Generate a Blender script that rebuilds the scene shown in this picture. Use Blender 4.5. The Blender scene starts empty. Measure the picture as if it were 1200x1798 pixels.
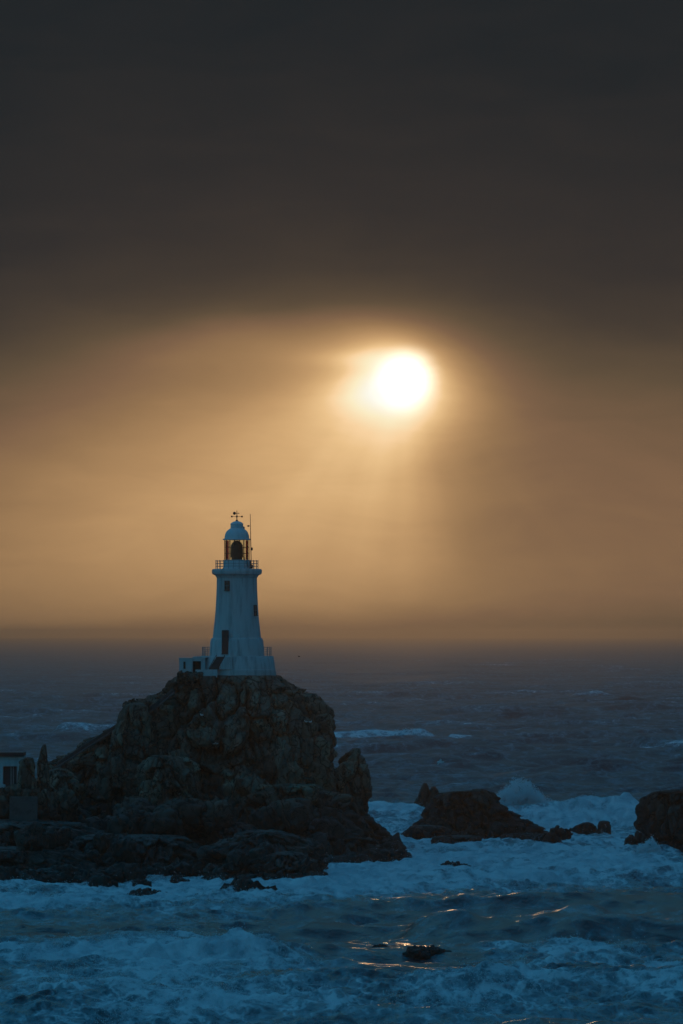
import bpy, bmesh, math, random
import numpy as np
from mathutils import Vector, Matrix
R = math.radians
PI = math.pi
scene = bpy.context.scene
C = scene.collection

# ------------------------------------------------------------------ camera
CAM_Z = 26.5
F = 9000.0                      # focal length in photo pixels (photo 1200 x 1798)
HOR = 1112.0                    # horizon row in the photo
cam_d = bpy.data.cameras.new('camera')
cam = bpy.data.objects.new('camera', cam_d); C.objects.link(cam)
cam.location = (0, 0, CAM_Z); cam.rotation_euler = (R(90), 0, 0)
cam_d.sensor_fit = 'VERTICAL'; cam_d.sensor_height = 36.0
cam_d.lens = F/1798*36.0
cam_d.shift_y = (HOR-899)/1798
cam_d.clip_start = 1.0; cam_d.clip_end = 60000
scene.camera = cam

scene.render.engine = 'CYCLES'
scene.cycles.use_denoising = True
scene.cycles.max_bounces = 6
scene.cycles.diffuse_bounces = 3
scene.cycles.glossy_bounces = 3
scene.cycles.transparent_max_bounces = 16
scene.cycles.volume_bounces = 1
scene.cycles.sample_clamp_indirect = 4
scene.view_settings.view_transform = 'Standard'
scene.view_settings.look = 'None'
scene.view_settings.exposure = 0.0
scene.view_settings.gamma = 1.0

def lin(c):
    c = c/255.0
    return c/12.92 if c <= 0.04045 else ((c+0.055)/1.055)**2.4
def srgb(r, g, b): return (lin(r), lin(g), lin(b), 1.0)

# ------------------------------------------------------------------ node helper
class N:
    """tiny expression helper over a node tree"""
    def __init__(s, nt): s.nt = nt
    def node(s, t, **kw):
        n = s.nt.nodes.new(t)
        for k, v in kw.items(): setattr(n, k, v)
        return n
    def link(s, a, b): s.nt.links.new(a, b)
    def m(s, op, *a, clamp=False):
        n = s.node('ShaderNodeMath', operation=op, use_clamp=clamp)
        for i, v in enumerate(a):
            if isinstance(v, (int, float)): n.inputs[i].default_value = v
            else: s.link(v, n.inputs[i])
        return n.outputs[0]
    def add(s, *a):
        o = a[0]
        for b in a[1:]: o = s.m('ADD', o, b)
        return o
    def mul(s, *a):
        o = a[0]
        for b in a[1:]: o = s.m('MULTIPLY', o, b)
        return o
    def sub(s, a, b): return s.m('SUBTRACT', a, b)
    def ss(s, x, e0, e1, o0=0.0, o1=1.0):
        n = s.node('ShaderNodeMapRange', interpolation_type='SMOOTHSTEP')
        s.link(x, n.inputs['Value'])
        for k, v in (('From Min', e0), ('From Max', e1), ('To Min', o0), ('To Max', o1)): n.inputs[k].default_value = v
        return n.outputs['Result']
    def gauss(s, X, P, cx, cy, rx, ry):
        a = s.m('DIVIDE', s.sub(X, cx), rx); b = s.m('DIVIDE', s.sub(P, cy), ry)
        return s.m('EXPONENT', s.mul(s.add(s.mul(a, a), s.mul(b, b)), -1.0))
    def ramp(s, x, stops, interp='LINEAR'):
        n = s.node('ShaderNodeValToRGB'); cr = n.color_ramp; cr.interpolation = interp
        while len(cr.elements) < len(stops): cr.elements.new(0.5)
        for e, (p, c) in zip(cr.elements, sorted(stops, key=lambda q: q[0])):
            e.position = p; e.color = c if len(c) == 4 else (*c, 1)
        s.link(x, n.inputs[0]); return n.outputs[0]
    def mix(s, f, a, b, blend='MIX'):
        n = s.node('ShaderNodeMix', data_type='RGBA', blend_type=blend)
        for i, v in ((0, f), (6, a), (7, b)):
            if isinstance(v, (int, float)): n.inputs[i].default_value = v
            elif isinstance(v, tuple): n.inputs[i].default_value = v if len(v) == 4 else (*v, 1)
            else: s.link(v, n.inputs[i])
        return n.outputs[2]
    def noise(s, vec, scale, detail=3.0, rough=0.5, dims='3D', dist=0.0):
        n = s.node('ShaderNodeTexNoise', noise_dimensions=dims)
        if vec is not None: s.link(vec, n.inputs['Vector'] if dims != '1D' else n.inputs['W'])
        n.inputs['Scale'].default_value = scale; n.inputs['Detail'].default_value = detail
        n.inputs['Roughness'].default_value = rough; n.inputs['Distortion'].default_value = dist
        return n.outputs[0]
    def comb(s, x, y, z):
        n = s.node('ShaderNodeCombineXYZ')
        for i, v in enumerate((x, y, z)):
            if isinstance(v, (int, float)): n.inputs[i].default_value = v
            else: s.link(v, n.inputs[i])
        return n.outputs[0]

# ------------------------------------------------------------------ sky
SUN_X, SUN_P = 712.0, 668.0
SUN_EL = math.atan((HOR-SUN_P)/F); SUN_AZ = math.atan((SUN_X-600)/F)     # low in front of the camera
UP_TINT = (0.44, 1.36, 1.40); UP_STRENGTH = 0.135
world = bpy.data.worlds.new('World'); scene.world = world; world.use_nodes = True
nt = world.node_tree; nt.nodes.clear(); w = N(nt)
tc = w.node('ShaderNodeTexCoord')
sep = w.node('ShaderNodeSeparateXYZ'); w.link(tc.outputs['Generated'], sep.inputs[0])
dx, dy, dz = sep.outputs
az = w.m('ARCTAN2', dx, dy)
el = w.m('ARCSINE', dz)
X = w.add(w.mul(az, F), 600.0)          # angles scaled to the long lens: 1/9000 rad
P = w.sub(HOR, w.mul(el, F))
wv = w.comb(w.mul(X, 0.0022), w.mul(P, 0.006), 0.3)
wn = w.sub(w.noise(wv, 1.0, 4, 0.5), 0.5)
wv2 = w.comb(w.mul(X, 0.0009), w.mul(P, 0.005), 4.7)
wn2 = w.sub(w.noise(wv2, 1.0, 3, 0.5), 0.5)
wn3 = w.sub(w.noise(w.comb(w.mul(X, 0.0035), w.add(w.mul(P, 0.014), w.mul(wn, 1.5)), 9.1), 1.0, 6, 0.6, dist=0.6), 0.5)      # torn wisps
Pw = w.add(P, w.mul(wn, 80), w.mul(wn2, 70), w.mul(w.m('MINIMUM', w.sub(X, 420.0), 0.0), 0.10))
tP = w.m('DIVIDE', w.add(Pw, 300.0), 1500.0, clamp=True)
def prof(pts): return [((p+300)/1500.0, (v/255.0,)*3) for p, v in pts]
left = w.ramp(tP, prof([(-300, 31), (0, 34), (150, 38), (300, 46), (400, 55), (440, 59), (510, 70), (575, 88), (635, 107), (700, 127), (770, 145), (850, 160), (920, 168), (1000, 168), (1050, 157), (1085, 136), (1112, 98)]), 'B_SPLINE')
right = w.ramp(tP, prof([(-300, 31), (0, 33), (150, 37), (300, 43), (400, 50), (500, 56), (600, 74), (700, 102), (800, 120), (900, 127), (1000, 133), (1050, 128), (1085, 113), (1112, 86)]), 'B_SPLINE')
hx = w.ss(w.add(X, w.mul(wn, 260)), 640, 1020)
base = w.add(w.mul(w.mul(left, w.ss(X, -420, 240, 0.72, 1.0)), w.sub(1.0, hx)), w.mul(right, hx))
# glow of the low sun behind thin cloud
Xs = w.add(X, w.mul(wn, 60)); Ps = w.add(P, w.mul(wn2, 50))
cut = w.ss(w.add(w.mul(w.sub(X, 700.0), 0.62), w.mul(w.sub(Ps, 560.0), -1.0), w.mul(wn, 120)), -90, 60, 1.0, 0.0)  # cloud bank, upper right
lowcl = w.ss(Ps, 500, 640)
g_big = w.mul(w.gauss(X, Ps, 520, 800, 330, 250), 0.19)
g_mid = w.mul(w.gauss(Xs, Ps, 640, 760, 190, 130), 0.11)
g_in = w.add(w.mul(w.gauss(Xs, Ps, 711, 668, 80, 78), 0.42), w.mul(w.gauss(Xs, Ps, 703, 662, 160, 116), 0.26))
g_w = w.mul(w.gauss(Xs, Pw, 450, 600, 260, 46), 0.10)
g_s1 = w.mul(w.gauss(X, P, 635, 695, 95, 36), 0.16)
g_s2 = w.mul(w.gauss(X, P, 615, 630, 80, 16), 0.12)
halo = w.add(w.mul(w.add(g_big, w.mul(g_mid, w.add(w.mul(cut, 0.6), 0.4))), lowcl), w.mul(g_in, w.add(w.mul(cut, 0.35), 0.65)), w.mul(w.add(g_s1, g_s2), 0.8), g_w)
# crepuscular shafts fan out below the sun
ang = w.m('ARCTAN2', w.sub(X, SUN_X), w.m('MAXIMUM', w.sub(P, SUN_P-60), 1.0))
sh = w.sub(w.noise(w.comb(w.mul(ang, 3.2), 0.0, 2.1), 1.0, 3, 0.5), 0.5)
sh_mask = w.mul(w.ss(P, 640, 860), w.ss(P, 1122, 960))
shaft = w.mul(w.mul(w.ss(ang, -0.02, 0.32), w.ss(ang, 1.3, 0.5)), w.mul(sh_mask, w.mul(w.ss(X, 1000, 760), -0.075)))
I = w.add(base, halo, shaft, w.mul(w.mul(sh, sh_mask), 0.10), w.mul(wn3, w.add(0.035, w.mul(base, 0.10))))
ccol = [(33, 37, 40), (50, 47, 46), (66, 58, 51), (95, 79, 61), (125, 97, 73), (150, 117, 82), (175, 137, 95), (195, 154, 107), (215, 173, 121), (238, 197, 142), (252, 214, 164)]
stops = [(c[0]/255/1.4, srgb(*c)) for c in ccol] + [(1.12/1.4, srgb(255, 240, 200)), (1.3/1.4, srgb(255, 253, 240))]
col_low = w.ramp(w.m('DIVIDE', I, 1.4, clamp=True), stops)
# sun disc seen through the veil
rr = w.m('SQRT', w.add(w.m('POWER', w.m('DIVIDE', w.sub(X, SUN_X), 1.04), 2.0), w.m('POWER', w.sub(P, SUN_P), 2.0)))
disc = w.m('POWER', w.ss(w.add(rr, w.mul(wn, 40), w.mul(wn3, 14)), 80, 16), 1.6)
col_low = w.mix(disc, col_low, (1.9, 1.8, 1.5))
# high and behind: the bluer open sky
skyn = w.node('ShaderNodeTexSky', sky_type='NISHITA')
skyn.sun_disc = False; skyn.sun_elevation = SUN_EL; skyn.sun_rotation = SUN_AZ
skyn.air_density = 1.0; skyn.dust_density = 0.6; skyn.ozone_density = 3.0
upc = w.mix(1.0, skyn.outputs[0], (*[t*UP_STRENGTH for t in UP_TINT], 1), 'MULTIPLY')
cl = w.noise(tc.outputs['Generated'], 2.2, 4, 0.55)
upc = w.mix(1.0, upc, w.ramp(cl, [(0.3, (0.7,)*3), (0.7, (1.25,)*3)]), 'MULTIPLY')
grad = w.m('MAXIMUM', w.add(0.38, w.mul(dz, 1.8), w.mul(dx, -0.48)), 0.2)      # sky dimmed low and to the right, added to shape light on the tower
upc = w.mix(1.0, upc, w.comb(grad, grad, grad), 'MULTIPLY')
off = w.m('ARCCOSINE', w.add(w.mul(dx, math.sin(SUN_AZ)*math.cos(SUN_EL)), w.mul(dy, math.cos(SUN_AZ)*math.cos(SUN_EL)), w.mul(dz, math.sin(SUN_EL))))
daz = w.sub(az, SUN_AZ)
offw = w.m('SQRT', w.add(w.m('POWER', w.mul(daz, 0.36), 2.0), w.m('POWER', w.sub(el, SUN_EL), 2.0)))     # the dark bank stretches along the horizon
up_f = w.ss(offw, R(7.5), R(19))
upc = w.mix(w.ss(el, R(35), R(2), 0.0, 0.75), upc, w.mix(1.0, (0.020, 0.078, 0.118, 1), w.comb(w.mul(grad, 1.6), w.mul(grad, 1.6), w.mul(grad, 1.6)), 'MULTIPLY'))
col = w.mix(up_f, col_low, upc)
bg = w.node('ShaderNodeBackground'); w.link(col, bg.inputs[0]); bg.inputs[1].default_value = 1.0
out = w.node('ShaderNodeOutputWorld'); w.link(bg.outputs[0], out.inputs[0])
world.cycles.sampling_method = 'MANUAL'; world.cycles.sample_map_resolution = 1024

# ------------------------------------------------------------------ sun
sl = bpy.data.lights.new('sun', 'SUN'); sl.energy = 0.0105; sl.angle = R(0.55); sl.color = (1.0, 0.58, 0.27)
so = bpy.data.objects.new('sun', sl); C.objects.link(so)
sd = Vector((math.sin(SUN_AZ)*math.cos(SUN_EL), math.cos(SUN_AZ)*math.cos(SUN_EL), math.sin(SUN_EL)))
so.rotation_euler = sd.to_track_quat('Z', 'Y').to_euler(); so.location = (0, 600, 200)

# ------------------------------------------------------------------ placing helpers
def px2x(px, Y): return (px-600.0)*Y/F
def py2z(py, Y): return CAM_Z-(py-HOR)*Y/F
def sea_Y(py): return F*CAM_Z/(py-HOR)
def at(px, py, Y): return Vector((px2x(px, Y), Y, py2z(py, Y)))

def tag(o, label=None, cat=None, group=None, kind=None):
    if label: o['label'] = label
    if cat: o['category'] = cat
    if group: o['group'] = group
    if kind: o['kind'] = kind
    return o
def empty(name, loc, label, cat, group=None):
    o = bpy.data.objects.new(name, None); C.objects.link(o); o.location = loc
    o.empty_display_size = 0.5
    return tag(o, label, cat, group)

# ------------------------------------------------------------------ vector noise
def h3(ix, iy, iz, s):
    v = (ix.astype(np.int64)*374761393 + iy.astype(np.int64)*668265263 + iz.astype(np.int64)*2147483647 + s*974634777) & 0xffffffff
    v = ((v ^ (v >> 13))*1274126177) & 0xffffffff
    v = ((v ^ (v >> 16))*2246822519) & 0xffffffff
    v = v ^ (v >> 15)
    return (v & 0xffffff)/16777216.0
def vnoise(p, s=0):
    i = np.floor(p); f = p-i; f = f*f*f*(f*(f*6-15)+10)
    o = 0
    for a in (0, 1):
        for b in (0, 1):
            for c in (0, 1):
                wt = (f[:, 0] if a else 1-f[:, 0])*(f[:, 1] if b else 1-f[:, 1])*(f[:, 2] if c else 1-f[:, 2])
                o = o+wt*h3(i[:, 0]+a, i[:, 1]+b, i[:, 2]+c, s)
    return o*2-1
def fbm(p, octs=4, s=0, gain=0.5):
    o = 0; a = 1.0
    for k in range(octs):
        o = o+a*vnoise(p*(2.03**k)+17.3*k, s+k); a *= gain
    return o
def voronoi(p, s=0, cheb=0.0):
    """F1, F2, offset to the nearest cell point, three random numbers of that cell"""
    i = np.floor(p); n = len(p)
    f1 = np.full(n, 9.0); f2 = np.full(n, 9.0); off = np.zeros((n, 3)); cid = np.zeros((n, 3))
    for a in (-1, 0, 1):
        for b in (-1, 0, 1):
            for c in (-1, 0, 1):
                jx, jy, jz = i[:, 0]+a, i[:, 1]+b, i[:, 2]+c
                q = np.stack([jx+0.1+0.8*h3(jx, jy, jz, s), jy+0.1+0.8*h3(jx, jy, jz, s+1), jz+0.1+0.8*h3(jx, jy, jz, s+2)], 1)
                d = p-q; ad = np.abs(d)
                dist = (1-cheb)*np.sqrt((d*d).sum(1))+cheb*ad.max(1)
                nw = dist < f1
                f2 = np.where(nw, f1, np.minimum(f2, dist))
                f1 = np.where(nw, dist, f1)
                off[nw] = d[nw]; cid[nw] = np.stack([jx, jy, jz], 1)[nw]
    r = np.stack([h3(cid[:, 0], cid[:, 1], cid[:, 2], s+k) for k in (11, 12, 13)], 1)
    return f1, f2, off, r

def grid_faces(nr, nc, wrap=False, base=0):
    r = np.arange(nr-1)[:, None]; cc = nc if wrap else nc-1
    c = np.arange(cc)[None, :]
    a = r*nc+c; b = r*nc+(c+1) % nc
    return (np.stack([a, b, b+nc, a+nc], -1).reshape(-1, 4)+base)
def mesh_np(name, V, Q, smooth=True):
    me = bpy.data.meshes.new(name)
    me.vertices.add(len(V)); me.vertices.foreach_set('co', V.astype(np.float32).ravel())
    me.loops.add(Q.size); me.loops.foreach_set('vertex_index', Q.astype(np.int32).ravel())
    k = Q.shape[1]
    me.polygons.add(len(Q)); me.polygons.foreach_set('loop_start', np.arange(0, Q.size, k, dtype=np.int32))
    me.polygons.foreach_set('loop_total', np.full(len(Q), k, dtype=np.int32))
    me.polygons.foreach_set('use_smooth', np.full(len(Q), smooth))
    me.update(calc_edges=True); me.validate()
    return me
def link_mesh(name, me, mat, parent=None):
    o = bpy.data.objects.new(name, me); C.objects.link(o)
    if mat: me.materials.append(mat)
    if parent: o.parent = parent
    return o

# ------------------------------------------------------------------ materials
def mat_new(name):
    m = bpy.data.materials.new(name); m.use_nodes = True
    m.node_tree.nodes.clear(); n = N(m.node_tree)
    b = n.node('ShaderNodeBsdfPrincipled'); o = n.node('ShaderNodeOutputMaterial')
    n.link(b.outputs[0], o.inputs[0])
    return m, n, b, o
def rock_mat(name, c1, c2, c3, wet=3.5):
    m, n, b, o = mat_new(name)
    g = n.node('ShaderNodeNewGeometry'); s = n.node('ShaderNodeSeparateXYZ'); n.link(g.outputs['Position'], s.inputs[0])
    a = n.noise(g.outputs['Position'], 0.35, 5, 0.6); c = n.noise(g.outputs['Position'], 2.2, 6, 0.7)
    d = n.noise(g.outputs['Position'], 0.12, 3, 0.5)
    col = n.mix(n.ss(a, 0.38, 0.62), c1, c2)
    col = n.mix(n.ss(d, 0.5, 0.66), col, c3)
    col = n.mix(0.75, col, n.ramp(c, [(0.3, (0.55,)*3), (0.5, (0.95,)*3), (0.72, (1.35,)*3)]), 'MULTIPLY')
    ta = n.node('ShaderNodeAttribute', attribute_name='tone')
    col = n.mix(1.0, col, n.ramp(ta.outputs['Fac'], [(0.1, (0.4, 0.42, 0.42)), (0.5, (1.05,)*3), (0.9, (2.3, 2.15, 1.95))]), 'MULTIPLY')
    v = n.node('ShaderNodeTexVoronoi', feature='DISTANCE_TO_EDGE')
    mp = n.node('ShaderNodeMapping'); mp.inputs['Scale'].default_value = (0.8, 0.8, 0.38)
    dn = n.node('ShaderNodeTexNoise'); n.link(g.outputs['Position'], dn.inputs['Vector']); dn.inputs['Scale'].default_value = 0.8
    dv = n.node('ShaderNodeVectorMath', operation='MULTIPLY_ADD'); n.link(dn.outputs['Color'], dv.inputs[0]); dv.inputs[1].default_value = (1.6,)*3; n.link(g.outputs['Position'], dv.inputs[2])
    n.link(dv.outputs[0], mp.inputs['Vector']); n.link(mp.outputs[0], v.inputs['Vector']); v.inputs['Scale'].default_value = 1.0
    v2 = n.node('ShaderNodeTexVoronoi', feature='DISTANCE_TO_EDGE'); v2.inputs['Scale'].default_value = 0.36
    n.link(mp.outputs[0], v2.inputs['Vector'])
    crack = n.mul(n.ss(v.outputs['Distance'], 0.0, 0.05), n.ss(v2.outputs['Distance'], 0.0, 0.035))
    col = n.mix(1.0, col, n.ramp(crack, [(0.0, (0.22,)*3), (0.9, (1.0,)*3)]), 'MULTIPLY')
    # wet band below the tide line (sea-washed, weed-dark rock)
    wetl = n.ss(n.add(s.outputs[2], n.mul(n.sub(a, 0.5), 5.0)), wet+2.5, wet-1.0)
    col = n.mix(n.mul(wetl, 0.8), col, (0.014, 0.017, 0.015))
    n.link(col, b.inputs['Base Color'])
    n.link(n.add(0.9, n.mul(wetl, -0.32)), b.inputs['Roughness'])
    b.inputs['Specular IOR Level'].default_value = 0.35
    bp = n.node('ShaderNodeBump'); bp.inputs['Strength'].default_value = 0.8; bp.inputs['Distance'].default_value = 0.15
    hh = n.add(n.mul(c, 0.9), n.mul(crack, 1.2), n.mul(n.noise(g.outputs['Position'], 7.0, 4, 0.7), 0.35))
    n.link(hh, bp.inputs['Height']); n.link(bp.outputs[0], b.inputs['Normal'])
    return m
M = {}
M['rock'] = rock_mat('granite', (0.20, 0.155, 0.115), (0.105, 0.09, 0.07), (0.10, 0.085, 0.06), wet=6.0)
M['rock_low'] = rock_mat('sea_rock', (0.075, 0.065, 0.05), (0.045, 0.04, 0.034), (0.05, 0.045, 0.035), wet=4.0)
def plain(name, col, rough=0.6, metal=0.0, var=0.12, sc=1.5, streak=False, spec=0.4, alpha=None):
    m, n, b, o = mat_new(name)
    g = n.node('ShaderNodeNewGeometry')
    vec = g.outputs['Position']
    if streak:
        mp = n.node('ShaderNodeMapping'); mp.inputs['Scale'].default_value = (2.2, 2.2, 0.25); n.link(vec, mp.inputs['Vector']); vec = mp.outputs[0]
    a = n.noise(vec, sc, 5, 0.65)
    c = n.mix(1.0, (*col, 1), n.ramp(a, [(0.28, (1-var*2.2,)*3), (0.5, (1.0,)*3), (0.75, (1+var*0.5,)*3)]), 'MULTIPLY')
    n.link(c, b.inputs['Base Color']); b.inputs['Roughness'].default_value = rough; b.inputs['Metallic'].default_value = metal
    b.inputs['Specular IOR Level'].default_value = spec
    return m
M['white'] = plain('white_painted_masonry', (0.53, 0.54, 0.53), 0.75, var=0.2, sc=0.8, streak=True)
M['trim'] = plain('weathered_painted_iron', (0.32, 0.32, 0.31), 0.5, var=0.2, sc=3)
M['dome'] = plain('painted_metal_dome', (0.66, 0.68, 0.68), 0.45, var=0.1, sc=1.2, streak=True)
M['dark'] = plain('dark_metal', (0.035, 0.035, 0.04), 0.5, metal=0.3)
M['door'] = plain('dark_painted_door', (0.03, 0.035, 0.04), 0.6)
M['pane'] = plain('dark_window_pane', (0.012, 0.016, 0.02), 0.15, spec=0.5)
M['concrete'] = plain('weathered_concrete', (0.10, 0.105, 0.10), 0.9, var=0.25, sc=1.2)
M['step'] = plain('stair_stone', (0.06, 0.065, 0.065), 0.85, var=0.25, sc=2)  # on the steps this dark grey has the rail's shadow put into it
M['lens'] = plain('lens_glass', (0.01, 0.014, 0.016), 0.3, spec=0.6)
M['gull'] = plain('gull_feathers', (0.72, 0.72, 0.7), 0.8, var=0.08, sc=6)
M['gull_grey'] = plain('gull_wing_feathers', (0.45, 0.46, 0.48), 0.8, var=0.08, sc=6)
M['beak'] = plain('beak', (0.5, 0.3, 0.05), 0.6)
def glass(name, tint, gl=0.08):
    m = bpy.data.materials.new(name); m.use_nodes = True; m.node_tree.nodes.clear(); n = N(m.node_tree)
    t = n.node('ShaderNodeBsdfTransparent'); t.inputs[0].default_value = (*tint, 1)
    g = n.node('ShaderNodeBsdfGlossy'); g.inputs['Roughness'].default_value = 0.08
    mx = n.node('ShaderNodeMixShader'); mx.inputs[0].default_value = gl
    n.link(t.outputs[0], mx.inputs[1]); n.link(g.outputs[0], mx.inputs[2])
    o = n.node('ShaderNodeOutputMaterial'); n.link(mx.outputs[0], o.inputs[0]); return m
M['glass'] = glass('lantern_glass', (0.86, 0.90, 0.84))
M['red'] = glass('red_glass', (0.14, 0.012, 0.01), 0.05)

# ------------------------------------------------------------------ rock masses
def rock_mass(prof, Yr, yc, b0, spread, seed=0, n=3.0, amp=1.0, nth=None, dz=0.16, zbot=-2.5, front=0.62, cell=2.6, ta=0.5):
    """prof: rows (py, px_left, px_right) at distance Yr, top first. Depth half-width b0 at the top grows with spread per metre."""
    pr = sorted([(py2z(py, Yr), px2x(a, Yr), px2x(b, Yr)) for py, a, b in prof], key=lambda t: -t[0])
    zt = pr[0][0]
    zs = np.array([p[0] for p in pr])[::-1]; xl = np.array([p[1] for p in pr])[::-1]; xr = np.array([p[2] for p in pr])[::-1]
    Z = np.arange(zt, zbot-0.001, -dz)
    L = np.interp(Z, zs, xl); Rr = np.interp(Z, zs, xr)
    cx = (L+Rr)/2; a = (Rr-L)/2; b = b0+(zt-Z)*spread
    wmax = a.max()
    if nth is None: nth = int(min(900, max(40, (2*a.max()+2*b.max())*2/0.17)))
    t = np.arange(nth)/nth
    # more samples on the side that faces the camera (theta -pi..0 is y<0)
    th = np.where(t < front, -PI+PI*(t/front), PI*((t-front)/(1-front)))
    ct, st = np.cos(th), np.sin(th)
    ex = np.sign(ct)*np.abs(ct)**(2/n); ey = np.sign(st)*np.abs(st)**(2/n)
    caps = 10+int(min(a[0], b[0])/0.35)
    rings = []; amps = []
    for k in range(caps, 0, -1):
        s = 1-k/(caps+0.0)
        rings.append(np.stack([cx[0]+a[0]*ex*s, yc+b[0]*ey*s, np.full(nth, Z[0])+0.25*(1-s*s)*min(1, a[0])], 1)); amps.append(np.full(nth, ta*s))
    for i in range(len(Z)):
        rings.append(np.stack([cx[i]+a[i]*ex, yc+b[i]*ey, np.full(nth, Z[i])], 1))
        amps.append(np.full(nth, min(1.0, min(a[i], b[i])/2.2, ta+(zt-Z[i])*0.3)))
    V = np.concatenate(rings); A = np.concatenate(amps)
    nx = np.tile(ct, len(rings)); ny = np.tile(st, len(rings))
    nrm = np.stack([nx, ny, np.zeros_like(nx)], 1)
    # warp, then jointed blocks of three sizes
    wp = np.stack([fbm(V*0.22, 2, seed+50), fbm(V*0.22+9, 2, seed+60), fbm(V*0.22+31, 2, seed+70)], 1)*0.65
    q = V+wp
    f1, f2, off, r = voronoi(q/np.array([cell*.85, cell*.85, cell*3.0]), seed+1, 0.75)
    D = (r[:, 0]-0.5)*2.6+(off*(r-0.5)*np.array([1, 1, 1.2])).sum(1)*2.6 - 1.7*np.exp(-((f2-f1)/0.10)**2)
    f1b, f2b, offb, rb = voronoi(q/np.array([cell, cell, cell*2.7])*2.4+5, seed+21, 0.75)
    D2 = (rb[:, 0]-0.5)*0.75+(offb*(rb-0.5)).sum(1)*0.9 - 0.6*np.exp(-((f2b-f1b)/0.12)**2)
    f1c, f2c, offc, rc = voronoi(q/np.array([cell, cell, cell*1.2])*7.0+9, seed+31, 0.4)
    D3 = (rc[:, 0]-0.5)*0.08+(offc*(rc-0.5)).sum(1)*0.14 - 0.08*np.exp(-((f2c-f1c)/0.12)**2)
    D4 = fbm(V*1.7, 4, seed+40)*0.10+fbm(V*0.16, 2, seed+44)*0.9+fbm(V*np.array([.55, .55, .07]), 3, seed+47)*0.7
    d = (D*1.0+D2+D3+D4); d = (d-d.mean()+0.1)*amp*A
    V = V+nrm*d[:, None]
    V[:, 2] += A*amp*(0.45*fbm(V*0.6, 3, seed+80)+D2*0.35+D3*0.6)+(1-np.minimum(A*2.5, 1))*0
    Q = grid_faces(len(rings), nth, True)
    tone = np.clip(0.6*r[:, 2]+0.4*rb[:, 2]+0.12*(rc[:, 2]-0.5), 0, 1)
    return V, Q, tone
def boulder(c, r, seed, asp=(1, 1, 0.75), res=26):
    th = np.linspace(0, 2*PI, res*2, endpoint=False); ph = np.linspace(-PI/2+0.02, PI/2-0.02, res)
    T, Pp = np.meshgrid(th, ph)
    k = 2/3.0
    f = lambda v: np.sign(v)*np.abs(v)**k
    V = np.stack([f(np.cos(Pp))*f(np.cos(T)), f(np.cos(Pp))*f(np.sin(T)), f(np.sin(Pp))], -1).reshape(-1, 3)
    rr = random.Random(seed); rot = Matrix.Rotation(rr.uniform(0, 6.3), 3, 'Z') @ Matrix.Rotation(rr.uniform(-.35, .35), 3, 'X') @ Matrix.Rotation(rr.uniform(-.35, .35), 3, 'Y')
    nrm = V/np.linalg.norm(V, axis=1, keepdims=True)
    W = V*np.array(asp)*r
    W = W @ np.array(rot).T; nn = nrm @ np.array(rot).T
    W = W+np.array(c)
    f1, f2, off, rc = voronoi(W/(r*0.75), seed+3, 0.5)
    d = ((rc[:, 0]-0.5)*0.45+(off*(rc-0.5)).sum(1)*0.8-0.16*np.exp(-((f2-f1)/0.08)**2)+0.13*fbm(W*1.6/r, 4, seed))*r
    W = W+nn*d[:, None]
    Q = grid_faces(res, res*2, True)[:, ::-1]
    return W, Q, 0.15+0.45*rc[:, 2]
def join(parts):
    Vs, Qs, b = [], [], 0
    for V, Q, _ in parts: Vs.append(V); Qs.append(Q+b); b += len(V)
    return np.concatenate(Vs), np.concatenate(Qs), np.concatenate([p[2] for p in parts])
def add_tone(me, tone):
    if len(me.vertices) == len(tone):
        a = me.attributes.new('tone', 'FLOAT', 'POINT'); a.data.foreach_set('value', tone.astype(np.float32))
def edge_rough(me, ang=32):
    try: me.shade_smooth()
    except Exception: pass

LY = 620.0      # distance of the lighthouse
parts = []
# main crag under the lighthouse
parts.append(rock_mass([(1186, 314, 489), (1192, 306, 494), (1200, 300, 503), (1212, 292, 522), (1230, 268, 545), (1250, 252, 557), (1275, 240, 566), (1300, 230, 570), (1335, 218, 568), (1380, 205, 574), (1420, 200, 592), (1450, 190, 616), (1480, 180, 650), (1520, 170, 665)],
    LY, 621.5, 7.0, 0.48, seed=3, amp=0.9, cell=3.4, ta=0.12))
# vertical slab left of the crag
parts.append(rock_mass([(1237, 223, 259), (1258, 217, 261), (1300, 208, 262), (1340, 195, 266), (1400, 182, 272), (1500, 175, 280)], 611, 611, 1.7, 0.16, seed=14, amp=0.5, cell=2.0, n=5, ta=0.3))
# slope carrying the path
parts.append(rock_mass([(1250, 232, 300), (1268, 214, 310), (1292, 176, 310), (1313, 142, 310), (1337, 106, 310), (1344, 84, 310), (1380, 66, 310), (1450, 30, 310)], 626, 627, 3.2, 0.5, seed=25, amp=0.55, cell=2.0))
# right pinnacle
parts.append(rock_mass([(1314, 621, 631), (1322, 612, 634), (1332, 603, 637), (1350, 596, 641), (1400, 588, 642), (1430, 585, 643), (1470, 580, 655)], 619, 619, 1.1, 0.3, seed=31, amp=0.55, cell=1.8))
# stepped toe on the right
parts.append(rock_mass([(1436, 590, 653), (1446, 584, 655), (1460, 575, 662), (1474, 560, 680), (1486, 550, 686), (1510, 540, 700)], 614, 615, 3.0, 1.0, seed=37, amp=0.6, cell=1.8))
parts.append(rock_mass([(1487, 640, 678), (1496, 610, 692), (1508, 570, 712), (1525, 540, 720)], 606, 606, 2.0, 1.2, seed=39, amp=0.5, cell=1.4))
# crag shoulders in front of the main face
parts.append(rock_mass([(1330, 262, 312), (1345, 254, 330), (1400, 245, 345), (1470, 235, 360)], 606, 606, 1.5, 0.3, seed=45, amp=0.8, cell=2.2))
parts.append(rock_mass([(1380, 470, 560), (1400, 455, 585), (1440, 440, 610), (1500, 430, 640)], 607, 607, 2.2, 0.5, seed=48, amp=0.8, cell=2.4))
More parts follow.
